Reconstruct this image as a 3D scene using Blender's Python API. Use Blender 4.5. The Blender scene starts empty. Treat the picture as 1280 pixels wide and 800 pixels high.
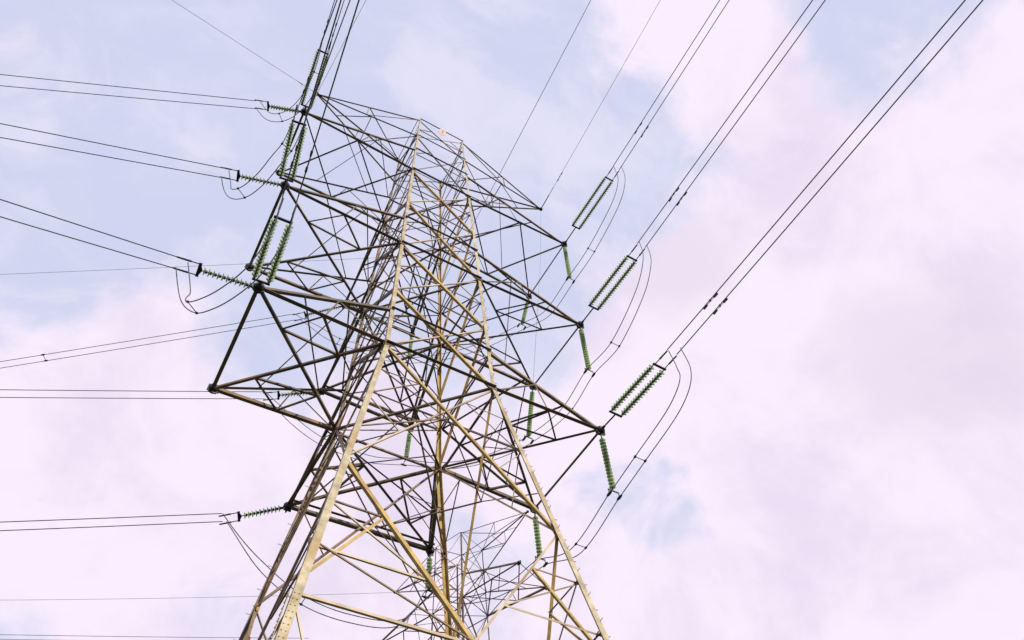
import bpy, math, random
from mathutils import Vector, Matrix
random.seed(7)
V = Vector
scene = bpy.context.scene
C = scene.collection

# ------------------------------------------------------------------ camera
cam_data = bpy.data.cameras.new("camera")
cam = bpy.data.objects.new("camera", cam_data)
C.objects.link(cam)
cam_data.sensor_width = 36.0
cam_data.lens = 923.47 / 1280.0 * 36.0
cam_data.clip_start = 0.1
cam_data.clip_end = 20000
AZ, EL, ROLL = 0.64600, 1.02400, -0.14300
fw = V((math.sin(AZ) * math.cos(EL), math.cos(AZ) * math.cos(EL), math.sin(EL)))
r0 = fw.cross(V((0, 0, 1))).normalized()
u0 = r0.cross(fw)
rr = r0 * math.cos(ROLL) + u0 * math.sin(ROLL)
uu = -r0 * math.sin(ROLL) + u0 * math.cos(ROLL)
M = Matrix((rr, uu, -fw)).transposed().to_4x4()
M.translation = V((-7.045, -16.372, 1.70))
cam.matrix_world = M
scene.camera = cam

# ------------------------------------------------------------------ light and view
SUN_DIR = V((0.12, -0.86, 0.50)).normalized()          # towards the sun
SUN_EL = math.asin(SUN_DIR.z)
SUN_AZ = math.atan2(SUN_DIR.x, SUN_DIR.y)
sd = bpy.data.lights.new("sun", 'SUN')
sd.energy = 4.0
sd.angle = math.radians(0.55)
sd.color = (1.0, 0.90, 0.74)
sun = bpy.data.objects.new("sun", sd)
C.objects.link(sun)
sun.rotation_euler = SUN_DIR.to_track_quat('Z', 'Y').to_euler()
sun.location = (30, -40, 60)

scene.view_settings.view_transform = 'Standard'
scene.view_settings.look = 'None'
scene.view_settings.exposure = 0.0
scene.view_settings.gamma = 1.0
scene.view_settings.use_curve_mapping = False
scene.render.resolution_x = 1280
scene.render.resolution_y = 800

world = bpy.data.worlds.new("World")
scene.world = world
world.use_nodes = True
nt = world.node_tree
nt.nodes.clear()
N = nt.nodes.new
L = nt.links.new
out = N('ShaderNodeOutputWorld')
bg = N('ShaderNodeBackground')
bg.inputs['Strength'].default_value = 0.10
L(bg.outputs[0], out.inputs[0])
sky = N('ShaderNodeTexSky')
sky.sky_type = 'NISHITA'
sky.sun_disc = False
sky.sun_elevation = SUN_EL
sky.sun_rotation = SUN_AZ
sky.air_density = 1.0
sky.dust_density = 1.5
sky.ozone_density = 1.5
tc = N('ShaderNodeTexCoord')

def wmath(op, a, b=None, clamp=False):
    n = N('ShaderNodeMath'); n.operation = op; n.use_clamp = clamp
    for i, x in enumerate((a, b)):
        if x is None: continue
        if isinstance(x, (int, float)): n.inputs[i].default_value = x
        else: L(x, n.inputs[i])
    return n.outputs[0]

def wnoise(scale, detail, rough, off=(0, 0, 0), dist=0.0):
    mp = N('ShaderNodeMapping'); mp.inputs['Location'].default_value = off
    L(tc.outputs['Generated'], mp.inputs['Vector'])
    n = N('ShaderNodeTexNoise'); n.inputs['Scale'].default_value = scale
    n.inputs['Detail'].default_value = detail; n.inputs['Roughness'].default_value = rough
    n.inputs['Distortion'].default_value = dist
    L(mp.outputs[0], n.inputs['Vector'])
    return n.outputs['Fac']

# cloud banks: (direction azimuth deg, elevation deg, radius deg, weight)
CLOUDS = [(-0.4, 71.4, 7.4, 0.55), (3.2, 67.0, 5.0, 0.4), (3.9, 46.3, 18.0, 0.62), (19.8, 49.3, 15.7, 0.5), (30.7, 52.0, 8.6, 0.4), (-11.6, 50.9, 5.6, 0.5), (100.1, 46.6, 11.6, 0.45), (84.0, 45.1, 15.7, 0.45), (62.6, 36.7, 19.7, 0.5), (25.4, 33.9, 22.4, 0.62), (102.1, 49.5, 5.0, 0.3), (38.7, 58.0, 5.0, 0.3), (125.9, 59.3, 9.2, 0.14), (120.5, 67.3, 3.7, 0.16), (43.0, 42.5, 3.8, -0.62), (39.7, 46.6, 2.8, -0.3), (12.2, 57.2, 4.6, -0.34), (92.4, 77.3, 14.6, -0.28), (104.8, 60.6, 14.0, -0.24), (81.9, 55.7, 5.6, -0.3), (-12.7, 57.3, 5.6, -0.30), (-14.0, 53.7, 3.7, -0.25), (46.0, 68.1, 12.2, -0.3), (88.5, 57.5, 5.0, -0.2)]
acc = None
warp_n = N('ShaderNodeTexNoise'); warp_n.inputs['Scale'].default_value = 4.0
warp_n.inputs['Detail'].default_value = 5.0; warp_n.inputs['Roughness'].default_value = 0.6
L(tc.outputs['Generated'], warp_n.inputs['Vector'])
w1 = N('ShaderNodeVectorMath'); w1.operation = 'SUBTRACT'; L(warp_n.outputs['Color'], w1.inputs[0]); w1.inputs[1].default_value = (.5, .5, .5)
w2 = N('ShaderNodeVectorMath'); w2.operation = 'SCALE'; L(w1.outputs[0], w2.inputs[0]); w2.inputs['Scale'].default_value = 0.22
w3 = N('ShaderNodeVectorMath'); w3.operation = 'ADD'; L(tc.outputs['Generated'], w3.inputs[0]); L(w2.outputs[0], w3.inputs[1])
w4 = N('ShaderNodeVectorMath'); w4.operation = 'NORMALIZE'; L(w3.outputs[0], w4.inputs[0])
for az, el, rad, wt in CLOUDS:
    a, e = math.radians(az), math.radians(el)
    d = V((math.cos(a) * math.cos(e), math.sin(a) * math.cos(e), math.sin(e)))
    dn = N('ShaderNodeVectorMath'); dn.operation = 'DOT_PRODUCT'
    L(w4.outputs[0], dn.inputs[0]); dn.inputs[1].default_value = d
    mr = N('ShaderNodeMapRange'); mr.interpolation_type = 'SMOOTHSTEP'
    mr.inputs['From Min'].default_value = math.cos(math.radians(rad * 1.35))
    mr.inputs['From Max'].default_value = math.cos(math.radians(rad * 0.35))
    mr.inputs['To Min'].default_value = 0.0; mr.inputs['To Max'].default_value = wt
    L(dn.outputs['Value'], mr.inputs['Value'])
    acc = mr.outputs[0] if acc is None else wmath('ADD', acc, mr.outputs[0])
n1 = wmath('SUBTRACT', wnoise(7.5, 10, 0.60, (3.1, 1.7, 0.4), 0.5), 0.5)
dens = wmath('ADD', wmath('ADD', acc, 0.07), wmath('MULTIPLY', n1, 2.3))
dens = wmath('MAXIMUM', wmath('MINIMUM', dens, 1.0), 0.0)
mrs = N('ShaderNodeMapRange'); mrs.interpolation_type = 'SMOOTHSTEP'; L(dens, mrs.inputs['Value']); mrs.inputs['From Min'].default_value = 0.08; mrs.inputs['From Max'].default_value = 0.85
# thin veil everywhere, bright pinkish banks on top, greyer cores in the thickest part
tint = N('ShaderNodeMix'); tint.data_type = 'RGBA'; tint.blend_type = 'MIX'
tint.inputs[0].default_value = 0.86
L(sky.outputs[0], tint.inputs[6]); tint.inputs[7].default_value = (7.2, 7.55, 9.9, 1)
core = wnoise(4.5, 9, 0.60, (8.3, 2.2, 5.1), 0.2)
mrc = N('ShaderNodeMapRange'); mrc.interpolation_type = 'SMOOTHSTEP'
mrc.inputs['From Min'].default_value = 0.32; mrc.inputs['From Max'].default_value = 0.56
L(core, mrc.inputs['Value'])
ccol = N('ShaderNodeMix'); ccol.data_type = 'RGBA'
L(mrc.outputs[0], ccol.inputs[0])
ccol.inputs[6].default_value = (8.3, 7.4, 9.1, 1); ccol.inputs[7].default_value = (9.7, 8.6, 10.0, 1)
# a thicker, greyer heart in the bank on the right
for az, el, rad in ((12.1, 43.8, 5.5),(26.1, 58.1, 4.0)):
    d = V((math.cos(math.radians(az)) * math.cos(math.radians(el)), math.sin(math.radians(az)) * math.cos(math.radians(el)), math.sin(math.radians(el))))
    dn = N('ShaderNodeVectorMath'); dn.operation = 'DOT_PRODUCT'
    L(w4.outputs[0], dn.inputs[0]); dn.inputs[1].default_value = d
    mg = N('ShaderNodeMapRange'); mg.interpolation_type = 'SMOOTHSTEP'
    mg.inputs['From Min'].default_value = math.cos(math.radians(rad * 1.4)); mg.inputs['From Max'].default_value = math.cos(math.radians(rad * .2))
    mg.inputs['To Max'].default_value = 0.50
    L(dn.outputs['Value'], mg.inputs['Value'])
    gm = N('ShaderNodeMix'); gm.data_type = 'RGBA'
    L(mg.outputs[0], gm.inputs[0]); L(ccol.outputs[2], gm.inputs[6]); gm.inputs[7].default_value = (7.3, 6.5, 8.0, 1)
    ccol = gm
# thin wisps drawn across the clear part of the sky
wm = N('ShaderNodeMapping'); wm.inputs['Rotation'].default_value = (0.3, 0.2, 0.6); wm.inputs['Scale'].default_value = (1.0, 2.2, 1.4)
L(w4.outputs[0], wm.inputs['Vector'])
wn = N('ShaderNodeTexNoise'); wn.inputs['Scale'].default_value = 5.0; wn.inputs['Detail'].default_value = 9.0; wn.inputs['Roughness'].default_value = 0.58
L(wm.outputs[0], wn.inputs['Vector'])
wr = N('ShaderNodeMapRange'); wr.interpolation_type = 'SMOOTHSTEP'; L(wn.outputs['Fac'], wr.inputs['Value'])
wr.inputs['From Min'].default_value = 0.42; wr.inputs['From Max'].default_value = 0.72; wr.inputs['To Max'].default_value = 0.55
wx = N('ShaderNodeMix'); wx.data_type = 'RGBA'
L(wr.outputs[0], wx.inputs[0]); L(tint.outputs[2], wx.inputs[6]); wx.inputs[7].default_value = (9.0, 8.4, 9.9, 1)
tint = wx
mixc = N('ShaderNodeMix'); mixc.data_type = 'RGBA'
L(mrs.outputs[0], mixc.inputs[0]); L(tint.outputs[2], mixc.inputs[6]); L(ccol.outputs[2], mixc.inputs[7])
L(mixc.outputs[2], bg.inputs['Color'])

# measured positions (metres)
D = {'brk': [[-4.75, 4.75, 7.0]],
 'earthL': [[-8.91, -0.11, 55.14], [-8.45, -7.36, 54.99]],
 'earthLeft': [[-8.91, -0.11, 55.14], [-19.19, -1.37, 54.59]],
 'earthR': [[9.5, -0.17, 55.14], [8.72, -17.07, 54.8]],
 'faint': [[-2.03, 2.03, 39.56], [-19.04, 11.26, 37.98]],
 'farearth': [[18.99, 46.35, 56.43], [-16.9, 59.77, 53.25]],
 'farpair': [[0.6, 28.66, 33.56], [-12.32, 32.98, 32.78]],
 'hang': {'FRb': [6.91, 2.55, 21.68],
          'FRm': [7.28, 2.73, 29.49],
          'FRt': [8.14, 2.88, 41.0],
          'NRb': [7.1, -2.22, 21.08],
          'NRm': [7.88, -1.95, 29.66],
          'NRt': [8.74, -1.69, 40.09],
          'YRb': [4.01, 6.7, 22.25],
          'YRm': [3.0, 7.67, 30.79],
          'YRt': [3.07, 8.51, 41.25]},
 'jumpL': {'b': [[-9.09, -2.25, 24.3], [-8.95, -1.83, 23.13], [-8.59, -2.23, 22.18], [-8.11, -2.96, 21.79], [-7.72, -3.68, 21.71],
                 [-7.4, -4.35, 21.94], [-7.23, -4.94, 22.45], [-7.17, -5.46, 23.28], [-7.3, -6.31, 24.2]],
           'm': [[-9.85, -1.76, 33.43], [-9.72, -1.51, 32.15], [-9.15, -2.27, 31.12], [-8.73, -3.25, 30.83], [-8.48, -4.18, 31.14],
                 [-8.31, -4.8, 31.96], [-8.51, -6.33, 33.19]],
           't': [[-10.74, -1.32, 44.66], [-10.39, -1.1, 43.85], [-9.64, -1.7, 43.11], [-9.1, -2.68, 42.82], [-8.86, -3.86, 42.91],
                 [-8.87, -5.05, 43.32], [-9.19, -6.78, 43.96]]},
 'jumpR': {'b': [[7.1, -7.25, 23.84], [7.1, -7.15, 22.35], [7.1, -6.18, 21.65], [7.1, -3.95, 21.31], [7.1, -2.22, 21.08], [7.1, 0.49, 20.7],
                 [6.91, 2.55, 21.68], [6.19, 3.58, 21.15], [5.46, 4.62, 21.07], [4.73, 5.66, 21.43], [4.01, 6.7, 22.25], [2.84, 6.7, 20.51],
                 [0.69, 6.7, 20.06], [-1.3, 6.7, 20.33], [-3.12, 6.7, 21.37], [-4.17, 7.56, 23.72]],
           'm': [[7.88, -7.58, 33.33], [7.88, -7.45, 31.68], [7.88, -6.36, 30.38], [7.88, -3.99, 29.33], [7.88, -1.95, 29.66], [7.88, 0.32, 29.36],
                 [7.28, 2.73, 29.49], [6.21, 3.96, 29.14], [5.14, 5.2, 29.24], [4.07, 6.43, 29.79], [3.0, 7.67, 30.79], [1.41, 7.67, 30.12],
                 [0.14, 7.67, 29.96], [-1.63, 7.67, 30.11], [-3.34, 7.67, 30.95], [-4.08, 8.28, 32.77]],
           't': [[8.74, -8.0, 44.23], [8.74, -7.87, 42.2], [8.74, -6.76, 40.93], [8.74, -3.96, 40.07], [8.74, -1.69, 40.09], [8.74, 0.93, 40.22],
                 [8.14, 2.88, 41.0], [6.87, 4.28, 40.38], [5.6, 5.69, 40.22], [4.34, 7.1, 40.51], [3.07, 8.51, 41.25], [1.4, 8.51, 40.48],
                 [-0.46, 8.51, 40.36], [-1.75, 8.51, 40.17], [-3.09, 8.51, 40.56], [-3.82, 9.95, 43.52]]},
 'left': {'NLb': ([-9.09, -2.25, 24.3], [-14.73, -2.0, 23.6]),
          'NLm': ([-9.85, -1.76, 33.43], [-18.45, 0.3, 32.29]),
          'NLt': ([-10.74, -1.32, 44.66], [-22.94, 3.36, 42.92]),
          'YLb': ([-4.17, 7.56, 23.87], [-11.91, 10.69, 22.88]),
          'YLm': ([-4.08, 8.28, 32.92], [-15.6, 12.7, 31.39]),
          'YLt': ([-3.82, 9.95, 43.67], [-18.94, 20.35, 41.48])},
 'mid': [[2.02, 2.02, 39.61], [1.18, -15.21, 39.27]],
 'near': {'NLb': ([-7.24, -5.32, 24.29], [-8.01, -12.4, 23.94]),
          'NLm': ([-8.35, -5.35, 33.28], [-8.62, -10.66, 33.01]),
          'NLt': ([-9.1, -5.79, 44.05], [-9.35, -8.56, 43.91]),
          'NRb': ([7.2, -6.3, 24.21], [7.36, -21.14, 23.47]),
          'NRm': ([7.89, -6.83, 33.15], [7.69, -19.93, 32.49]),
          'NRt': ([8.68, -7.29, 43.92], [8.35, -18.63, 43.35])},
 'tips': {'EL': [-8.91, -0.11, 55.14],
          'ER': [9.5, -0.17, 55.14],
          'FLb': [-7.02, 2.43, 24.56],
          'FLm': [-7.8, 2.32, 33.56],
          'FLt': [-8.68, 1.96, 44.39],
          'FRb': [6.93, 2.51, 24.56],
          'FRm': [7.71, 2.21, 33.56],
          'FRt': [8.68, 2.27, 44.39],
          'NLb': [-7.05, -2.34, 24.56],
          'NLm': [-7.84, -2.25, 33.56],
          'NLt': [-8.76, -2.08, 44.39],
          'NRb': [7.1, -2.39, 24.56],
          'NRm': [7.88, -2.23, 33.56],
          'NRt': [8.74, -2.07, 44.39],
          'YLb': [-2.42, 6.86, 24.56],
          'YLm': [-2.07, 7.51, 33.56],
          'YLt': [-1.76, 8.53, 44.39],
          'YRb': [4.06, 6.7, 24.56],
          'YRm': [3.14, 7.67, 33.56],
          'YRt': [3.15, 8.51, 44.39]}}
# ------------------------------------------------------------------ materials
def mat_base(name):
    m = bpy.data.materials.new(name); m.use_nodes = True
    t = m.node_tree; b = t.nodes['Principled BSDF']
    return m, t, b

def steel(name, c1, c2, rust, rough=0.55, metal=0.25, rustamt=0.55, scale=1.3):
    m, t, b = mat_base(name)
    tc = t.nodes.new('ShaderNodeTexCoord')
    n = t.nodes.new('ShaderNodeTexNoise'); n.inputs['Scale'].default_value = scale
    n.inputs['Detail'].default_value = 8; n.inputs['Roughness'].default_value = 0.65
    n2 = t.nodes.new('ShaderNodeTexNoise'); n2.inputs['Scale'].default_value = scale * 0.33
    n2.inputs['Detail'].default_value = 6
    t.links.new(tc.outputs['Object'], n.inputs['Vector']); t.links.new(tc.outputs['Object'], n2.inputs['Vector'])
    r = t.nodes.new('ShaderNodeValToRGB')
    r.color_ramp.elements[0].position = 0.38; r.color_ramp.elements[1].position = 0.64
    r.color_ramp.elements[0].color = (*c1, 1); r.color_ramp.elements[1].color = (*c2, 1)
    t.links.new(n.outputs['Fac'], r.inputs[0])
    r2 = t.nodes.new('ShaderNodeValToRGB')
    r2.color_ramp.elements[0].position = 0.50; r2.color_ramp.elements[1].position = 0.72
    r2.color_ramp.elements[0].color = (0, 0, 0, 1); r2.color_ramp.elements[1].color = (rustamt,) * 3 + (1,)
    t.links.new(n2.outputs['Fac'], r2.inputs[0])
    mx = t.nodes.new('ShaderNodeMix'); mx.data_type = 'RGBA'
    t.links.new(r2.outputs[0], mx.inputs[0]); t.links.new(r.outputs[0], mx.inputs[6])
    mx.inputs[7].default_value = (*rust, 1)
    t.links.new(mx.outputs[2], b.inputs['Base Color'])
    b.inputs['Metallic'].default_value = metal
    b.inputs['Roughness'].default_value = rough
    return m

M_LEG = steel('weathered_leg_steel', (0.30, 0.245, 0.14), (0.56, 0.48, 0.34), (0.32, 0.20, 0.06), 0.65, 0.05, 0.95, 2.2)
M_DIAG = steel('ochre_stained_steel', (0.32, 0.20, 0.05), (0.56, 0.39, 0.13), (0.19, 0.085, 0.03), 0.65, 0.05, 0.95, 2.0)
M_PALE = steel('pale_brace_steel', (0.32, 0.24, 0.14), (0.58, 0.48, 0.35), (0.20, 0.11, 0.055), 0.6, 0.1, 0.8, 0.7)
M_ARM = steel('shaded_arm_steel', (0.060, 0.046, 0.036), (0.17, 0.125, 0.085), (0.26, 0.14, 0.06), 0.65, 0.1, 0.85, 1.4)  # base colour darkened to carry the shade of the unlit arm undersides
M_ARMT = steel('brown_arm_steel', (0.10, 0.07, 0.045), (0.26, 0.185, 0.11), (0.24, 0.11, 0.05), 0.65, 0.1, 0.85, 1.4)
M_FIT = steel('dark_fitting_steel', (0.020, 0.020, 0.022), (0.045, 0.040, 0.040), (0.10, 0.05, 0.03), 0.5, 0.3, 0.6, 4.0)
M_WIRE = steel('weathered_wire', (0.075, 0.075, 0.088), (0.14, 0.135, 0.15), (0.13, 0.09, 0.08), 0.6, 0.2, 0.4, 3.0)
M_RUSTFIT = steel('rusty_fitting', (0.16, 0.06, 0.04), (0.08, 0.05, 0.04), (0.20, 0.07, 0.04), 0.6, 0.1, 0.6, 4.0)
M_CONC = steel('footing_concrete', (0.28, 0.27, 0.25), (0.38, 0.36, 0.33), (0.2, 0.19, 0.16), 0.9, 0.0, 0.5, 2.0)

M_GLASS, t_, b_ = mat_base('green_glass')
n_ = t_.nodes.new('ShaderNodeTexNoise'); n_.inputs['Scale'].default_value = 9
r_ = t_.nodes.new('ShaderNodeValToRGB')
r_.color_ramp.elements[0].color = (0.22, 0.31, 0.15, 1); r_.color_ramp.elements[1].color = (0.38, 0.47, 0.27, 1)
t_.links.new(n_.outputs['Fac'], r_.inputs[0]); t_.links.new(r_.outputs[0], b_.inputs['Base Color'])
b_.inputs['Roughness'].default_value = 0.4
b_.inputs['Specular IOR Level'].default_value = 0.25
b_.inputs['Transmission Weight'].default_value = 0.12
b_.inputs['IOR'].default_value = 1.5
tl_ = t_.nodes.new('ShaderNodeBsdfTranslucent'); mg_ = t_.nodes.new('ShaderNodeMixShader'); mg_.inputs[0].default_value = 0.6
hs_ = t_.nodes.new('ShaderNodeHueSaturation'); hs_.inputs['Value'].default_value = 2.1; hs_.inputs['Saturation'].default_value = 0.75
t_.links.new(r_.outputs[0], hs_.inputs['Color']); t_.links.new(hs_.outputs[0], tl_.inputs['Color'])
t_.links.new(b_.outputs[0], mg_.inputs[1]); t_.links.new(tl_.outputs[0], mg_.inputs[2])
t_.links.new(mg_.outputs[0], t_.nodes['Material Output'].inputs['Surface'])

M_PLATE, t_, b_ = mat_base('pink_plate_enamel')
n_ = t_.nodes.new('ShaderNodeTexNoise'); n_.inputs['Scale'].default_value = 6
r_ = t_.nodes.new('ShaderNodeValToRGB')
r_.color_ramp.elements[0].color = (0.42, 0.24, 0.21, 1); r_.color_ramp.elements[1].color = (0.62, 0.42, 0.40, 1)
t_.links.new(n_.outputs['Fac'], r_.inputs[0]); t_.links.new(r_.outputs[0], b_.inputs['Base Color'])
M_INK, t_, b_ = mat_base('dark_red_ink')
n_ = t_.nodes.new('ShaderNodeTexNoise'); r_ = t_.nodes.new('ShaderNodeValToRGB')
r_.color_ramp.elements[0].color = (0.08, 0.02, 0.02, 1); r_.color_ramp.elements[1].color = (0.14, 0.04, 0.04, 1)
t_.links.new(n_.outputs['Fac'], r_.inputs[0]); t_.links.new(r_.outputs[0], b_.inputs['Base Color'])

M_GND, t_, b_ = mat_base('rough_grass_ground')
tc_ = t_.nodes.new('ShaderNodeTexCoord')
n_ = t_.nodes.new('ShaderNodeTexNoise'); n_.inputs['Scale'].default_value = 0.35; n_.inputs['Detail'].default_value = 10
t_.links.new(tc_.outputs['Object'], n_.inputs['Vector'])
r_ = t_.nodes.new('ShaderNodeValToRGB')
r_.color_ramp.elements[0].position = 0.35; r_.color_ramp.elements[1].position = 0.65
r_.color_ramp.elements[0].color = (0.035, 0.050, 0.018, 1); r_.color_ramp.elements[1].color = (0.075, 0.080, 0.040, 1)
t_.links.new(n_.outputs['Fac'], r_.inputs[0]); t_.links.new(r_.outputs[0], b_.inputs['Base Color'])
b_.inputs['Roughness'].default_value = 0.95

# ------------------------------------------------------------------ mesh helpers
class MB:
    def __init__(s): s.v = []; s.f = []; s.smooth = False
    def add(s, vs, fs):
        o = len(s.v); s.v += [tuple(x) for x in vs]; s.f += [tuple(i + o for i in f) for f in fs]; return s
    def angle(s, p, q, size, n, e1=None, t=None, flip=False):
        """rolled steel angle from p to q; one leg lies along e1, the other along -n"""
        p, q, n = V(p), V(q), V(n)
        d = (q - p).normalized()
        e2 = -(n - d * n.dot(d)).normalized()
        if e1 is None: e1 = d.cross(e2).normalized()
        else:
            e1 = V(e1); e1 = (e1 - d * e1.dot(d)); e1 = (e1 - e2 * e1.dot(e2)).normalized()
        if flip: e1 = -e1
        t = t or max(0.012, size * 0.11)
        prof = [(0, 0), (size, 0), (size, t), (t, t), (t, size), (0, size)]
        c = size * 0.32
        vs = []
        for b in (p, q):
            for a, e in prof: vs.append(b + e1 * (a - c) + e2 * (e - t))
        fs = [(i, (i + 1) % 6, 6 + (i + 1) % 6, 6 + i) for i in range(6)]
        fs += [(0, 1, 2, 3), (0, 3, 4, 5), (9, 8, 7, 6), (11, 10, 9, 6)]
        return s.add(vs, fs)
    def angle_path(s, pts, size, mid=1.0):
        """one angle section bent through the points of a level frame, flat leg down and outwards"""
        pts = [V(p) for p in pts]; n = len(pts); vs = []; cen = sum(pts, V()) / n
        for i, p in enumerate(pts):
            sz = size * mid[i]; t = sz * .14
            prof = [(0, 0), (sz, 0), (sz, t), (t, t), (t, sz), (0, sz)]
            d1 = (pts[max(i, 1)] - pts[max(i, 1) - 1]).normalized(); d2 = (pts[min(i, n - 2) + 1] - pts[min(i, n - 2)]).normalized()
            up = V((0, 0, 1)); n1 = d1.cross(up); n2 = d2.cross(up)
            b = (n1 + n2).normalized(); b = b / max(.5, b.dot(n1))
            if b.dot(p - cen) < 0: b = -b
            for a, e in prof: vs.append(p + b * (a - sz * .3) + up * e)
        fs = [(r * 6 + i, r * 6 + (i + 1) % 6, r * 6 + 6 + (i + 1) % 6, r * 6 + 6 + i) for r in range(n - 1) for i in range(6)]
        o = (n - 1) * 6
        fs += [(0, 1, 2, 3), (0, 3, 4, 5), (o + 3, o + 2, o + 1, o), (o + 5, o + 4, o + 3, o)]
        return s.add(vs, fs)
    def box(s, c, ex, ey, ez):
        c, ex, ey, ez = V(c), V(ex), V(ey), V(ez)
        vs = [c + ex * a + ey * b + ez * d for a in (-1, 1) for b in (-1, 1) for d in (-1, 1)]
        return s.add(vs, [(0, 1, 3, 2), (4, 6, 7, 5), (0, 4, 5, 1), (2, 3, 7, 6), (0, 2, 6, 4), (1, 5, 7, 3)])
    def tube(s, pts, r, k=6, rads=None):
        pts = [V(p) for p in pts]; vs = []; fs = []
        n = len(pts)
        up = V((0.13, 0.21, 0.97))
        for i, p in enumerate(pts):
            d = (pts[min(i + 1, n - 1)] - pts[max(i - 1, 0)]).normalized()
            a = d.cross(up)
            if a.length < 1e-3: a = d.cross(V((1, 0, 0)))
            a.normalize(); b = d.cross(a)
            R = rads[i] if rads else r
            for j in range(k):
                th = 2 * math.pi * j / k
                vs.append(p + a * (R * math.cos(th)) + b * (R * math.sin(th)))
        for i in range(n - 1):
            for j in range(k):
                fs.append((i * k + j, i * k + (j + 1) % k, (i + 1) * k + (j + 1) % k, (i + 1) * k + j))
        fs.append(tuple(range(k - 1, -1, -1))); fs.append(tuple((n - 1) * k + j for j in range(k)))
        return s.add(vs, fs)
    def lathe(s, prof, k=14, org=(0, 0, 0)):
        """profile (r, z) about z"""
        vs = []; fs = []; n = len(prof); o = V(org)
        for r, z in prof:
            for j in range(k):
                th = 2 * math.pi * j / k
                vs.append(o + V((r * math.cos(th), r * math.sin(th), z)))
        for i in range(n - 1):
            for j in range(k):
                fs.append((i * k + j, i * k + (j + 1) % k, (i + 1) * k + (j + 1) % k, (i + 1) * k + j))
        return s.add(vs, fs)
    def mesh(s, name, m):
        me = bpy.data.meshes.new(name); me.from_pydata(s.v, [], s.f); me.materials.append(m)
        if s.smooth:
            for p in me.polygons: p.use_smooth = True
        me.update(); return me
    def build(s, name, m, parent=None):
        o = bpy.data.objects.new(name, s.mesh(name, m)); C.objects.link(o)
        if parent is not None: o.parent = parent
        return o

def tag(o, label, cat, group=None):
    o['label'] = label; o['category'] = cat
    if group: o['group'] = group
    return o

def thing(name, label, cat, loc=(0, 0, 0), group=None):
    o = bpy.data.objects.new(name, None); C.objects.link(o); o.location = loc
    o.empty_display_size = 0.3
    return tag(o, label, cat, group)

def lerp(a, b, t): return V(a) + (V(b) - V(a)) * t

def smooth_path(pts, sub=8):
    pts = [V(p) for p in pts]; res = []
    n = len(pts)
    for i in range(n - 1):
        p0 = pts[max(i - 1, 0)]; p1 = pts[i]; p2 = pts[i + 1]; p3 = pts[min(i + 2, n - 1)]
        for j in range(sub):
            t = j / sub
            # centripetal-like Catmull-Rom with damped tangents
            m1 = (p2 - p0) * 0.5; m2 = (p3 - p1) * 0.5
            L12 = (p2 - p1).length
            if m1.length > L12: m1 = m1.normalized() * L12
            if m2.length > L12: m2 = m2.normalized() * L12
            h00 = 2*t**3 - 3*t**2 + 1; h10 = t**3 - 2*t**2 + t; h01 = -2*t**3 + 3*t**2; h11 = t**3 - t**2
            res.append(p1 * h00 + m1 * h10 + p2 * h01 + m2 * h11)
    res.append(pts[-1]); return res

# ------------------------------------------------------------------ ground
g = MB()
R0 = 4000.0
g.add([(-R0, -R0, 0), (R0, -R0, 0), (R0, R0, 0), (-R0, R0, 0)], [(0, 1, 2, 3)])
go = g.build('ground', M_GND); go['kind'] = 'structure'

# ------------------------------------------------------------------ lattice tower
FACES = [((-1, -1), (1, -1), (0, -1, 0)), ((1, -1), (1, 1), (1, 0, 0)),
         ((1, 1), (-1, 1), (0, 1, 0)), ((-1, 1), (-1, -1), (-1, 0, 0))]

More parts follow.
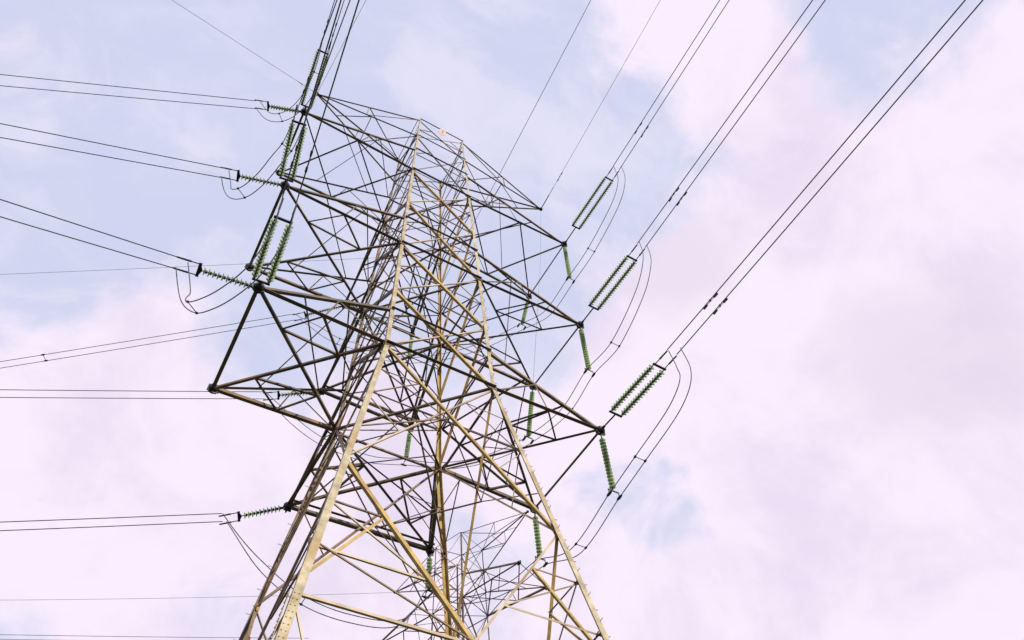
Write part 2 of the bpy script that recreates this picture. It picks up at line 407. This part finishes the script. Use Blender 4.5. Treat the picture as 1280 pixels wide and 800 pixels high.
def build_tower(name, label, Z, tips, yarms, group=None, hero=True):
    root = thing(name, label, 'transmission tower', (0, 0, 0), group)
    def hw(z):
        if z >= Z['b']: return 2.27 + (1.76 - 2.27) * (z - Z['b']) / (Z['a1'] - Z['b'])
        return 2.27 + (3.36 - 2.27) * (z - Z['b']) / (Z['p'] - Z['b'])
    def K(s, z): w = hw(z); return V((s[0] * w, s[1] * w, z))
    # legs
    for s in ((-1, -1), (1, -1), (1, 1), (-1, 1)):
        m = MB()
        secs = [(0.0, 0.19), (Z['p'], 0.175), (Z['b'], 0.155), (Z['m'], 0.145), (Z['t'], 0.12), (Z['a1'] + 0.15, 0)]
        for (z0, sz), (z1, _) in zip(secs, secs[1:]):
            m.angle(K(s, z0), K(s, z1), sz, (s[0], 0, 0), e1=(0, -s[1], 0), t=sz * 0.10)
        leg = m.build('leg', {(-1, -1): M_LEG, (1, -1): M_LEG, (1, 1): M_DIAG, (-1, 1): M_ARMT}[s] if hero else M_ARM, root)  # rear left leg: shade of its sunless side put into a browner steel
        # splice cleats and gusset plates of this leg
        for zz, a in ((Z['p'], .13), (Z['b'], .26), (Z['n2'], .15), (Z['m'], .22), (Z['n1'], .14), (Z['t'], .19), (Z['a0'], .12), (Z['a1'], .13)):
            for ax in (0, 1):
                pl = MB()
                c = K(s, zz)
                nrm = V((s[0], 0, 0)) if ax == 0 else V((0, s[1], 0))
                inw = V((0, -s[1], 0)) if ax == 0 else V((-s[0], 0, 0))
                arm_node = zz in (Z['b'], Z['m'], Z['t'])
                c = c + inw * (a * 0.45) + nrm * (0.085 if arm_node else -0.045)
                up = V((0, 0, 1))
                pts = [(-.75, -.8), (.75, -.55), (1.0, -.1), (.85, .45), (-.75, .8)]
                vs = [c + inw * (x * a * .9) + up * (y * a) + nrm * d for d in (-.006, .006) for x, y in pts]
                k = len(pts)
                fs = [tuple(range(k)), tuple(range(2 * k - 1, k - 1, -1))] + [(i, i + k, (i + 1) % k + k, (i + 1) % k) for i in range(k)]
                pl.add(vs, fs).build('gusset_plate', M_ARM if arm_node else (M_DIAG if zz == Z['p'] else M_ARMT), leg)
        if hero and s in ((1, -1), (-1, 1)):
            zz = 4.0; i = 0
            while zz < Z['m']:
                b = MB(); c = K(s, zz)
                d = V((0, s[1], 0)) if i % 2 else V((s[0], 0, 0))
                b.tube([c - d * .03, c + d * .15, c + d * .15 + V((0, 0, .03))], .0085, 5)
                b.build('step_bolt', M_RUSTFIT, leg)
                zz += 0.42; i += 1
        ft = MB()
        w0 = hw(0)
        ft.lathe([(0.0, 0.55), (.38, .55), (.42, .50), (.62, -.2 if hero else -2.2)], 20, (s[0] * w0, s[1] * w0, 0))
        ft.build('concrete_footing', M_CONC, root)
    # face bracing
    panels = [('a1', 'a0', .06, 'B'), ('a0', 't', .075, 'B'), ('t', 'n1', .115, 'D'), ('n1', 'm', .12, 'D'), ('m', 'n2', .12, 'D'),
              ('n2', 'b', .12, 'D'), ('b', 'p', .095, 'D'), ('p', 'g', .105, 'D')]
    for fi, (sa, sb, n) in enumerate(FACES):
        n = V(n); front = fi == 0
        for zt, zb, sz, kd in panels:
            a0, a1, b0, b1 = K(sa, Z[zt]), K(sa, Z[zb]), K(sb, Z[zt]), K(sb, Z[zb])
            back = fi >= 2 or not hero
            m1 = (M_ARMT if back else M_DIAG) if kd == 'D' else M_ARMT  # back faces use a darker copy, their shade painted into the steel
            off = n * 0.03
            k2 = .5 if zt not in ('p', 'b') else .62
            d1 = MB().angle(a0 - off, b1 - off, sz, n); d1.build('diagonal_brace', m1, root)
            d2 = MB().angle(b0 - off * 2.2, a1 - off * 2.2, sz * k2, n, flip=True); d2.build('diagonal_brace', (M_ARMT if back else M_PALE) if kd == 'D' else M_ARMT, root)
        # horizontals
        for zl, sz, mt in (('a1', .07, M_ARM), ('a0', .07, M_ARM), ('t2', .09, M_ARM), ('t', .115, M_ARM), ('m2', .10, M_ARM), ('m', .12, M_ARM),
                       ('b2', .10, M_ARM), ('b', .13, M_ARM)):
            p, q = K(sa, Z[zl]) + n * .11, K(sb, Z[zl]) + n * .11
            if fi: sz *= .62
            MB().angle(p, q, sz, (0, 0, -1), e1=n).build('horizontal_strut', mt, root)
        # redundants of panel b-p
        A0, A1, B0, B1 = K(sa, Z['b']), K(sa, Z['p']), K(sb, Z['b']), K(sb, Z['p'])
        ins = n * 0.10
        def bar(p, q, sz, mt=M_PALE, nm='redundant_brace', nn=None):
            MB().angle(V(p) - ins, V(q) - ins, sz * .44, nn or n).build(nm, (mt if fi < 2 else M_ARMT) if hero else M_ARM, root)  # same shaded brown on the back faces
        for (T0, T1, O0, O1) in ((A0, A1, B0, B1), (B0, B1, A0, A1)):
            mid = lerp(T0, T1, .5)
            bar(mid, lerp(T0, O1, .24), .08, M_ARMT)
            bar(mid, lerp(T1, O0, .30), .08)
            bar(lerp(T0, T1, .25), lerp(T0, O1, .24), .065, M_ARMT)
        # big base panel p - g
        zs = Z['p']; zx = zs - .394 * (zs - Z['g'])
        for (sT, sO) in ((sa, sb), (sb, sa)):
            T = K(sT, zs); O = K(sO, Z['g'])
            def dg(z): return lerp(T, O, (zs - z) / (zs - Z['g']))
            bar(K(sT, 15.0), dg(15.0), .10, M_ARMT)
            bar(K(sT, 13.3), dg(13.3), .12, M_PALE if front else M_ARMT)
            bar(K(sT, 15.0), dg(13.3), .09, M_PALE)
            bar(dg(15.0), K(sT, 12.2), .17, M_DIAG)
            bar(K(sT, 11.8), dg(11.8), .15, M_PALE)
            bar(K(sT, 7.5), lerp(K(sT, Z['g']), K(sO, zs), .28), .10, M_PALE)
            bar(K(sT, 11.8), lerp(K(sT, Z['g']), K(sO, zs), .28), .10, M_PALE)
        # secondary bracing of the upper panels
        for zt, zb in () if not hero else (('a1', 'a0'), ('a0', 't'), ('t', 'n1'), ('n1', 'm'), ('m', 'n2'), ('n2', 'b')):
            a0, a1, b0, b1 = K(sa, Z[zt]), K(sa, Z[zb]), K(sb, Z[zt]), K(sb, Z[zb])
            x = lerp(a0, b1, a0.x.__abs__() / (a0.x.__abs__() + b1.x.__abs__()))
            for T0, T1, O in ((a0, a1, b1), (b0, b1, a1)):
                MB().angle(lerp(T0, T1, .5) - ins, lerp(T0, O, .27) - ins, .045, n).build('secondary_brace', M_ARMT, root)
                MB().angle(lerp(T0, T1, .5) - ins, x - ins, .05, n).build('secondary_brace', M_ARMT, root)
    # plan bracing inside the body
    for zl, sz in (('t', .07), ('m', .08), ('b', .09)):
        mt = M_ARM
        MB().angle(K((-1, -1), Z[zl]), K((1, 1), Z[zl]), sz, (0, 0, -1)).build('plan_brace', mt, root)
        MB().angle(K((1, -1), Z[zl]) + V((0, 0, .08)), K((-1, 1), Z[zl]) + V((0, 0, .08)), sz, (0, 0, -1)).build('plan_brace', mt, root)
    for s in ((-1, -1), (1, -1), (1, 1), (-1, 1)):
        for za, zb, sz in (('b', 'p', .06), ('m', 'b', .05), ('t', 'm', .05)):
            zm = (Z[za] + Z[zb]) / 2
            MB().angle(K(s, zm), K((s[0] * .02, s[1] * .02), Z[za]), sz, (0, 0, -1)).build('hip_brace', M_ARM, root)
    if hero:
        mids = {}
        for zz in (Z['p'] - .394 * (Z['p'] - Z['g']), 20.9, 15.0):
            w = hw(zz); c4 = [V((0, -w, zz)), V((w, 0, zz)), V((0, w, zz)), V((-w, 0, zz))]
            for i in range(4 if zz != 15.0 else 0):
                MB().angle(c4[i], c4[(i + 1) % 4], .042, (0, 0, -1)).build('inner_brace', M_ARM, root)
            mids[zz] = c4
        k = list(mids)
        for i in range(4):
            s = ((-1, -1), (1, -1), (1, 1), (-1, 1))[i]
            for a_, zz in ((mids[k[1]][i], 22.7), (mids[k[1]][i], 18.6), (mids[k[0]][i], 13.4)):
                MB().angle(a_, K(s, zz) - V((s[0], s[1], 0)) * .08, .036, (0, 0, -1)).build('inner_brace', M_ARMT, root)
        for s in ((-1, -1), (1, -1), (1, 1), (-1, 1)):
            # bolted splice on each leg above the base
            sp = MB(); c = K(s, 11.0); up = (K(s, 11.6) - c).normalized()
            for ax, inw in ((V((0, s[1], 0)), V((-s[0], 0, 0))), (V((s[0], 0, 0)), V((0, -s[1], 0)))):
                b = c + inw * .06 + ax * .075
                sp.box(b, inw * .085, up * .75, ax * .006)
                for r_i in range(9):
                    for cc in (-.045, .045):
                        o = b + up * (-.66 + .165 * r_i) + inw * cc
                        sp.box(o + ax * .014, inw * .014, up * .014, ax * .010)
            sp.build('splice_plate', M_LEG, root)
    dn = V((0, 0, -1))

    def arm(N_, F_, sN, sF, zl, zu, size, yarm=False, outw=None):
        """bottom chords N_->body, F_->body, top chords up to zu; N_/F_ the two tips"""
        N_, F_ = V(N_), V(F_)
        bN, bF = K(sN, Z[zl]), K(sF, Z[zl]); tN, tF = K(sN, Z[zu]), K(sF, Z[zu])
        nN = (N_ - F_).normalized(); nF = -nN
        size *= .74 if hero else .95
        m = MB()
        es = .95 if outw.x < 0 else (.45 if outw.x > 0 else 1.0)
        u = (F_ - N_).normalized() * .16
        m.angle_path([bN, N_, N_ + u, F_ - u, F_, bF], size, [1, 1, es, es, 1, 1])
        ar = m.build('crossarm', M_ARM, root)
        tmat = M_ARMT if outw.x > 0 else M_ARM  # sunlit look of the right top chords painted in as a lighter brown
        tm = MB(); tm.angle(N_ + V((0, 0, .06)), tN, size * .85, nN, e1=(0, 0, 1)); tm.build('top_chord', tmat, ar)
        tm = MB(); tm.angle(F_ + V((0, 0, .06)), tF, size * .85, nF, e1=(0, 0, 1)); tm.build('top_chord', tmat, ar)
        if yarm:
            MB().angle(N_ - outw * .42, F_ - outw * .42, size * .8, dn, e1=-outw).build('end_beam', M_ARM, ar)
        ls = size * .56
        up = V((0, 0, .035))
        def lb(p, q, s=ls, nn=dn, nm='lacing_bar', mt=M_ARM): MB().angle(V(p), V(q), s, nn, t=s * .18).build(nm, mt, ar)
        if zl == 't' and not yarm:
            mN, mF = lerp(bN, N_, .52), lerp(bF, F_, .52)
            lb(mN, F_ + up, size * .62); lb(N_ + up, mF + up, size * .62); lb(mN + up, bF + up, size * .62); lb(bN + up * 2, mF + up * 2, size * .62)
        dA = lambda t: lerp(bN, F_, t) + up
        dB = lambda t: lerp(bF, N_, t) + up * 2
        if zl != 't' or yarm:
            lb(dA(0), dA(1), size * .72); lb(dB(0), dB(1), size * .72)
            n1, n2, n3, n4 = dA(.27), dA(.76), dB(.73), dB(.26)
            mN, mF = lerp(bN, N_, .5), lerp(bF, F_, .5)
            lb(n1, n3); lb(n1, mN); lb(n3, mN, ls * .8)
            lb(n4, n2); lb(n2, mF); lb(n4, mF, ls * .8)
        # side faces
        for (b_, t_, tip, nn) in ((bN, tN, N_, nN), (bF, tF, F_, nF)):
            for t, u in ((.5, .42),):
                lb(lerp(b_, tip, t), lerp(t_, tip, u), ls * .62, nn, 'side_brace')
                lb(lerp(b_, tip, 0.02), lerp(t_, tip, u), ls * .62, nn, 'side_brace')
        # top plane
        lb(lerp(tN, N_, .68), lerp(tF, F_, .22), ls * .7, (0, 0, 1), 'top_brace')
        lb(lerp(tN, N_, .34), lerp(tF, F_, .02), ls * .7, (0, 0, 1), 'top_brace')
        lb(lerp(tF, F_, .70), lerp(tN, N_, .34), ls * .55, (0, 0, 1), 'top_brace')
        for tp in (N_, F_):
            pm = MB()
            pm.lathe([(0, -.12), (.15, -.11), (.20, -.04), (.20, .08), (.13, .16), (0, .17)], 12, tp)
            pm.box(tp + V((0, 0, -.13)), V((.16, 0, 0)), V((0, .02, 0)), V((0, 0, .10)))
            pm.box(tp + V((0, 0, .02)), nN * .03, outw * .22, V((0, 0, .16)))
            pm.build('tip_plate', M_FIT, ar)
        return ar
    A_, B_, D_, C_ = (-1, -1), (1, -1), (1, 1), (-1, 1)
    for l, sz in (('t', .17), ('m', .18), ('b', .20)):
        arm(tips['NR' + l], tips['FR' + l], B_, D_, l, l + '2', sz, outw=V((1, 0, 0)))
        arm(tips['NL' + l], tips['FL' + l], A_, C_, l, l + '2', sz, outw=V((-1, 0, 0)))
        if yarms: arm(tips['YL' + l], tips['YR' + l], C_, D_, l, l + '2', sz * 1.05, True, outw=V((0, 1, 0)))
    # earth wire arms at the peak
    for sx, key, cn, cf in ((-1, 'EL', A_, C_), (1, 'ER', B_, D_)):
        tp = V(tips[key]); m = MB()
        for c in (cn, cf):
            y = V((0, c[1], 0))
            m.angle(tp, K(c, Z['a1']), .09, y, e1=(0, 0, -1), t=.016)
            m.angle(tp, K(c, Z['a0']), .085, dn, e1=y, t=.016)
        ar = m.build('earth_wire_arm', M_ARM, root)
        for c in (cn, cf):
            y = V((0, c[1], 0))
            u1, u2 = K(c, Z['a1']), K(c, Z['a0'])
            for p, q in ((lerp(u1, tp, .5), lerp(u2, tp, .5)), (u1, lerp(u2, tp, .5))):
                MB().angle(p, q, .05, y).build('lacing_bar', M_ARM, ar)
        lo = [K(c, Z['a0']) for c in (cn, cf)]
        for p, q in ((lo[0], lerp(lo[1], tp, .45)), (lerp(lo[0], tp, .45), lerp(lo[1], tp, .45)), (lerp(lo[0], tp, .45), lerp(lo[1], tp, .75))):
            MB().angle(p, q, .05, dn).build('lacing_bar', M_ARM, ar)
        hi = [K(c, Z['a1']) for c in (cn, cf)]
        MB().angle(hi[1], lerp(hi[0], tp, .5), .06, (0, 0, 1)).build('lacing_bar', M_ARM, ar)
        pm = MB().lathe([(0, -.12), (.12, -.1), (.15, 0), (.1, .1), (0, .12)], 10, tp)
        pm.build('tip_plate', M_FIT, ar)
    if hero:
        # enamel number plate on the ridge strut between the two near peaks
        c = lerp(K(A_, Z['a1']), K(B_, Z['a1']), .52) + V((0, -.06, -.25))
        pl = MB(); ax = V((1, 0, 0)); az = V((0, -.45, .9)).normalized(); nn = ax.cross(az)
        k_ = 14
        ring = [(.30 * math.cos(2 * math.pi * i / k_), .30 * math.sin(2 * math.pi * i / k_)) for i in range(k_)]
        pl.add([c + ax * x + az * y + nn * d for d in (-.012, .012) for x, y in ring],
               [tuple(range(k_)), tuple(range(2 * k_ - 1, k_ - 1, -1))] + [(i, (i + 1) % k_, (i + 1) % k_ + k_, i + k_) for i in range(k_)])
        po = pl.build('number_plate', M_PLATE, root)
        MB().box(c + V((0, 0, 0)) + nn * (.018 if nn.z < 0 else -.018) + az * .05, ax * .05, az * .16, nn * .005).build('numeral', M_INK, po)
    return root

ZM = dict(a1=55.66, a0=51.48, t2=48.4, t=44.39, n1=39.15, m2=36.73, m=33.56, n2=28.99, b2=27.14, b=24.56, p=16.83, g=4.0)
tower = build_tower('lattice_tower', 'large tan and brown lattice tower filling the middle with square ended arms on three sides', ZM, D['tips'], True)

# the next tower of the line, further off behind the first one's base
ZF = dict(ZM); ZF.update(t=47.4, t2=50.2, n1=41.0, a0=52.6, m=37.0, m2=39.6, n2=31.0)
far_tips = {'NRt': (8.80, -2.05, 47.4), 'FRt': (8.69, 2.53, 47.4), 'NLt': (-9.0, -2.1, 47.4), 'FLt': (-9.0, 2.1, 47.4),
            'NRm': (8.2, -2.2, 37.0), 'FRm': (8.2, 2.2, 37.0), 'NLm': (-8.2, -2.2, 37.0), 'FLm': (-8.2, 2.2, 37.0),
            'NRb': (7.1, -2.3, 24.56), 'FRb': (7.1, 2.3, 24.56), 'NLb': (-7.1, -2.3, 24.56), 'FLb': (-7.1, 2.3, 24.56),
            'EL': (-9.15, 0, 55.14), 'ER': (9.15, 0, 55.14)}
far = build_tower('lattice_tower', 'smaller dark lattice tower in the distance, seen through the legs of the big tower', ZF, far_tips, False, hero=False)
far.location = (22.48, 37.89, 1.29)
far.rotation_euler = (0, 0, -1.18)
FM = Matrix.Translation((22.48, 37.89, 1.29)) @ Matrix.Rotation(-1.18, 4, 'Z')
def farp(p): return FM @ V(p)

# ------------------------------------------------------------------ insulators
disc = MB(); disc.smooth = True
disc.lathe([(.028, .075), (.045, .070), (.046, .030), (.060, .022), (.110, .006), (.150, -.020), (.152, -.030), (.138, -.028), (.130, -.018),
            (.095, -.008), (.092, -.028), (.078, -.026), (.075, -.012), (.040, -.018), (.020, -.040), (.0, -.045)], 16)
DISC = disc.mesh('glass_disc', M_GLASS)
cap = MB(); cap.smooth = True
cap.lathe([(0, .088), (.030, .086), (.050, .074), (.052, .034), (.040, .028), (0, .028)], 10)
CAP = cap.mesh('disc_cap', M_FIT)

def string_part(root, p, q, pitch=.152, scale=1.0):
    """one chain of glass discs from p to q (world); part with its discs as sub-parts"""
    p, q = V(p), V(q); o = V(root.location); d = (q - p); Ln = d.length; d.normalize()
    m = MB(); m.tube([p - o, q - o], .022, 6)
    n = max(3, int(Ln / pitch))
    rot = (-d).to_track_quat('Z', 'Y')
    for i in range(n):
        c = p + d * (pitch * (i + .5) + (Ln - n * pitch) / 2) - o
        M4 = Matrix.Translation(c) @ rot.to_matrix().to_4x4()
        vs = []; k = 8
        for r, z in ((.0, .095), (.052, .090), (.062, .070), (.062, .030), (0, .0)):
            for j in range(k):
                th = 2 * math.pi * j / k; vs.append(M4 @ V((r * math.cos(th), r * math.sin(th), z)))
        m.add(vs, [(a * k + j, a * k + (j + 1) % k, (a + 1) * k + (j + 1) % k, (a + 1) * k + j) for a in range(4) for j in range(k)])
    st = m.build('insulator_string', M_FIT, root)
    for i in range(n):
        c = p + d * (pitch * (i + .5) + (Ln - n * pitch) / 2) - o
        g_ = bpy.data.objects.new('glass_disc', DISC); C.objects.link(g_); g_.parent = st
        g_.location = c; g_.rotation_mode = 'QUATERNION'; g_.rotation_quaternion = rot
        g_.scale = (scale,) * 3
    return st

def perp(d):
    a = V((d.y, -d.x, 0)); a.normalize(); return a

SP = 0.225     # half spacing of the twin conductors
def dead_end(tip, end, label, group, link=.27, double=True, name='tension_insulator', half=SP):
    tip, end = V(tip), V(end); root = thing(name, label, 'insulator', tip, group)
    d = (end - tip); Ln = d.length; dn_ = d.normalized(); a = perp(dn_)
    o = tip; s0 = tip + d * link; s1 = end - dn_ * .08
    m = MB(); m.tube([V((0, 0, 0)), s0 - o], .035, 6); m.tube([V((0, 0, 0)), dn_ * .3], .06, 6)
    m.build('link_rod', M_FIT, root)
    if double:
        for c, nm in ((s0, 'yoke_plate'), (s1, 'yoke_plate')):
            y = MB(); y.box(c - o, a * (half * 1.1 + .06), dn_ * .045, V((0, 0, .012)).cross(V((0, 0, 0))) + dn_.cross(a) * .02); y.build(nm, M_FIT, root)
        for k in (-1, 1): string_part(root, s0 + a * k * half * 1.1 + dn_ * .06, s1 + a * k * half * 1.1 - dn_ * .06, .150, .86)
    else:
        y = MB(); y.box(s1 - o, a * (half + .05), dn_ * .05, dn_.cross(a) * .02)
        y.add([s1 - o + a * (half + .05) * k + dn_.cross(a) * .02 * z + dn_ * x for z in (-1, 1) for k, x in ((-1, 0), (1, 0), (0, -.12))],
              [(0, 1, 2), (5, 4, 3), (0, 3, 4, 1), (1, 4, 5, 2), (2, 5, 3, 0)])
        y.build('yoke_plate', M_FIT, root)
        string_part(root, s0, s1 - dn_ * .1, .150, .95)
    # compression dead ends on each sub-conductor
    for k in (-1, 1):
        c = MB(); b = s1 + a * k * half - o
        c.tube([b, b + dn_ * .28, b + dn_ * .30, b + dn_ * .75], .03, 7, [.02, .02, .036, .03])
        c.build('dead_end_clamp', M_FIT, root)
    return root

LEV = {'t': 'upper', 'm': 'middle', 'b': 'lowest'}
tips = {k: V(v) for k, v in D['tips'].items()}
for l in 'tmb':
    dead_end(tips['NR' + l], D['near']['NR' + l][0], f'double green glass insulator string reaching up from the {LEV[l]} right arm tip', 'double strings on the right arms', .27)
    dead_end(tips['NL' + l], D['near']['NL' + l][0], f'double green glass insulator string rising steeply from the {LEV[l]} left arm tip', 'double strings on the left arms', .10)
    dead_end(tips['NL' + l], D['left']['NL' + l][0], f'single row of green glass discs pointing left from the {LEV[l]} left arm tip', 'single strings of the left circuit', .10, False)
    dead_end(tips['YL' + l], D['left']['YL' + l][0], f'single row of green glass discs pointing left from the {LEV[l]} rear arm', 'single strings of the rear arms', .10, False)

# hanging strings that carry the jumpers
HANG = {'NR': ('near tip of the {} right arm', 'hanging strings on the near right tips'), 'FR': ('far tip of the {} right arm', 'hanging strings on the far right tips'),
        'YR': ('right end of the {} rear arm', 'hanging strings on the rear arms')}
for k, (where, grp) in HANG.items():
    for l in 'tmb':
        p, q = tips[k + l], V(D['hang'][k + l])
        root = thing('suspension_insulator', 'green glass insulator string hanging from the ' + where.format(LEV[l]), 'insulator', p, grp)
        d = (q - p).normalized()
        m = MB(); m.tube([V((0, 0, -.1)), d * .45], .03, 6); m.build('link_rod', M_FIT, root)
        string_part(root, p + d * .40, q - d * .30, .178, .84)
        y = MB(); a = V((1, 0, 0)) if k != 'YR' else V((0, 1, 0))
        e = q - p
        y.box(e - d * .22, a * .24, V((0, 0, .03)), d.cross(a) * .015)
        for s_ in (-1, 1):
            y.tube([e - d * .22 + a * s_ * SP, e + a * s_ * SP], .018, 5)
            w = a.cross(V((0, 0, 1)))
            y.tube([e + a * s_ * SP - w * .16, e + a * s_ * SP - w * .06 , e + a * s_ * SP + w * .06, e + a * s_ * SP + w * .16], .04, 6, [.025, .06, .06, .025])
        y.build('jumper_clamp', M_FIT, root)

# ------------------------------------------------------------------ wires
def wire(name, label, pts, r, cat='cable', group=None, mt=None, k=6):
    m = MB(); m.smooth = True; m.tube(pts, r, k)
    return tag(m.build(name, mt or M_WIRE), label, cat, group)

def span(p, q, length=170, k=.00045):
    """conductor leaving p through q and on to the next support, hanging in a shallow curve"""
    p, q = V(p), V(q); d = q - p; h = V((d.x, d.y, 0)); Lh = h.length; h.normalize(); s = d.z / Lh
    x1 = Lh; res = []
    for i in range(41):
        x = length * (i / 40) ** 1.6
        z = p.z + (s - k * x1) * x + k * x * x
        res.append(V((p.x, p.y, 0)) + h * x + V((0, 0, z)))
    return res

SIDE = {'R': 'right', 'L': 'left'}
def twin(p, q, r, labels, group, start=.7, half=SP, far=1.0):
    d = (V(q) - V(p)).normalized(); a = perp(d)
    for k, lb in zip((-1, 1), labels):
        o = a * k * half
        wire('power_conductor', lb, span(V(p) + o + d * start, V(q) + o * far), r, 'power line', group)
    return a, d

def damper(c, d, label, group, rusty=True):
    """two weights on a short messenger below the wire"""
    root = thing('vibration_damper', label, 'damper', c, group); d = V(d).normalized()
    mt = M_RUSTFIT if rusty else M_FIT
    m = MB(); m.tube([-d * .30 + V((0, 0, -.10)), V((0, 0, -.085)), d * .30 + V((0, 0, -.10))], .010, 5); m.box((0, 0, -.04), d * .03, perp(d) * .02, V((0, 0, .06)))
    m.build('clamp_and_messenger', M_FIT, root)
    for s_ in (-1, 1):
        w = MB(); w.tube([d * s_ * .17 + V((0, 0, -.10)), d * s_ * .19 + V((0, 0, -.10)), d * s_ * .37 + V((0, 0, -.10)), d * s_ * .39 + V((0, 0, -.10))], .035, 7, [.02, .036, .042, .02])
        w.build('weight', mt, root)

WR = .022
DAMP = {'NRt': 3.4, 'NRm': 3.6, 'NRb': 3.2, 'NLt': 1.3, 'NLm': 1.6, 'NLb': 2.2}
for l in 'tmb':
    for sd_ in 'RL':
        p, q = map(V, D['near']['N' + sd_ + l])
        if sd_ == 'R': lab = [f'{w} wire of the pair running to the top right from the {LEV[l]} right arm' for w in ('right', 'left')]
        else: lab = [f'{w} wire of the pair running overhead from the {LEV[l]} left arm' for w in ('right hand', 'left hand')]
        a, d = twin(p, q, WR, lab, f'overhead conductors of the {SIDE[sd_]} circuit')
        for k in (-1, 1):
            c = p + a * k * SP + d * DAMP['N' + sd_ + l]
            damper(c, d, f'damper on the {"right" if k < 0 else "left"} overhead wire of the {LEV[l]} {SIDE[sd_]} arm', 'vibration dampers on the overhead wires')
    for key, nm in (('NL', 'left arm'), ('YL', 'rear arm')):
        p, q = map(V, D['left'][key + l])
        twin(p, q, WR * .9, [f'{w} wire of the pair running left from the {LEV[l]} {nm}' for w in ('upper', 'lower')], 'conductors running off to the left', start=.55, far=1.3 if key == 'NL' else 1.0)

# jumpers: twin cables looping under the arms, kept apart by small spacers
def jumper(pts, label, group, spacers, axis=None, r=.019, ends=True):
    path = smooth_path(pts, 8); n = len(path)
    offs = []
    prev = None
    for i, p in enumerate(path):
        d = path[min(i + 2, n - 1)] - path[max(i - 2, 0)]
        a = perp(d) if math.hypot(d.x, d.y) > .12 * d.length or prev is None else prev
        if prev is not None:
            if a.dot(prev) < 0: a = -a
            a = (prev * .6 + a * .4).normalized()
        prev = a; offs.append(a)
    for k, w in ((-1, 'outer'), (1, 'inner')):
        wire('jumper_cable', f'{w} cable of the slack pair {label}', [p + a * k * SP for p, a in zip(path, offs)], r, 'cable', group)
    for i, t in enumerate(spacers):
        j = int(t * (n - 1)); p, a = path[j], offs[j]
        m = MB(); m.tube([-a * (SP + .02), a * (SP + .02)], .016, 6)
        for s_ in (-1, 1):
            d = (path[min(j + 1, n - 1)] - path[j - 1]).normalized()
            m.tube([a * s_ * SP - d * .07, a * s_ * SP - d * .03, a * s_ * SP + d * .03, a * s_ * SP + d * .07], .03, 6, [.02, .048, .048, .02])
        s = m.build('cable_spacer', M_FIT); s.location = p
        tag(s, f'{["first", "second", "third", "fourth"][i]} spacer bar on the slack cables {label}', 'spacer', 'spacers on the jumper cables')

for l in 'tmb':
    for key, side in (('jumpR', 'NR'), ('jumpL', 'NL')):
        e = V(D['near'][side + l][0]); d = (V(D['near'][side + l][1]) - e).normalized(); c = e + d * .85
        if key == 'jumpR': D[key][l][0] = c
        else: D[key][l][-1] = c
    for key, side, idx in (('jumpR', 'YL', -1), ('jumpL', 'NL', 0)):
        e = V(D['left'][side + l][0]); d = (V(D['left'][side + l][1]) - e).normalized()
        D[key][l][idx] = e + d * .45 + V((0, 0, -.02))
    jumper(D['jumpR'][l], f'looping beneath the {LEV[l]} right arm', 'jumper cables of the right circuit', (.20, .33, .86))
    jumper(D['jumpL'][l], f'looping under the {LEV[l]} left arm tip', 'jumper cables of the left circuit', (.32, .80) if l != 'b' else (.25,))

# earth wires and thin single wires
for key, lb in (('earthR', 'thin wire from the peak arm on the right to the top edge'), ('earthL', 'thin wire from the peak arm on the left running overhead'),
                ('earthLeft', 'thin wire from the left peak arm running to the upper left corner'),
                ('mid', 'thin single wire running from the tower body up to the top edge'),
                ('faint', 'faint thin wire behind the left arms'), ):
    p, q = D[key]
    wire('earth_wire', lb, span(p, q), .013 if key != 'faint' else .009, 'cable', 'thin single wires')
p, q = map(V, D['earthR']); d = (q - p).normalized()
m = MB(); m.tube([p, p + d * 1.3, p + d * 1.32, p + d * 2.0], .03, 6, [.035, .035, .022, .022]); tag(m.build('earth_wire_clamp', M_FIT), 'dark clamp rod at the right peak arm tip', 'clamp')
damper(p + d * 3.0, d, 'small damper on the thin wire from the right peak arm', 'dampers on thin wires', False)
wire('bonding_lead', 'fine vertical lead hanging from the right peak arm', [tips['ER'], lerp(tips['ER'], tips['FRm'], .4) + V((.15, 0, 0)), tips['FRm']], .008, 'cable')
p, q = D['farearth']
wire('earth_wire', 'faint thin wire leaving the distant tower to the left', span(p, q), .018, 'cable', 'thin single wires')

# pair leaving the distant tower low on the left
p, q = map(V, D['farpair'])
twin(p + (p - q) * .35, q, .016, ['upper wire of the pair at the very bottom left', 'lower wire of the pair at the very bottom left'], 'lowest wires in the bottom left corner', start=0)

# spacer on the pair that runs left from the highest rear arm
p, q = map(V, D['left']['YLt']); d = (q - p); c = p + d * .86; dn_ = d.normalized(); a = perp(dn_)
m = MB(); m.tube([-a * (SP + .02), a * (SP + .02)], .018, 6)
for s_ in (-1, 1): m.tube([a * s_ * SP - dn_ * .13, a * s_ * SP - dn_ * .05, a * s_ * SP + dn_ * .05, a * s_ * SP + dn_ * .13], .03, 6, [.026, .055, .055, .026])
o = m.build('cable_spacer', M_FIT); o.location = c
tag(o, 'spacer between the two left running wires of the upper rear arm, near the left edge', 'spacer')
p, q = map(V, D['earthLeft']); d = (q - p).normalized()
m = MB(); m.tube([p, p + d * 1.1, p + d * 1.15, p + d * 1.5], .02, 6, [.016, .016, .034, .02]); m.tube([p + d * 1.12, p + d * 1.12 + V((0, 0, -.5))], .012, 5)
tag(m.build('earth_wire_clamp', M_FIT), 'small clamp with a short tail on the thin wire at the left peak', 'clamp')
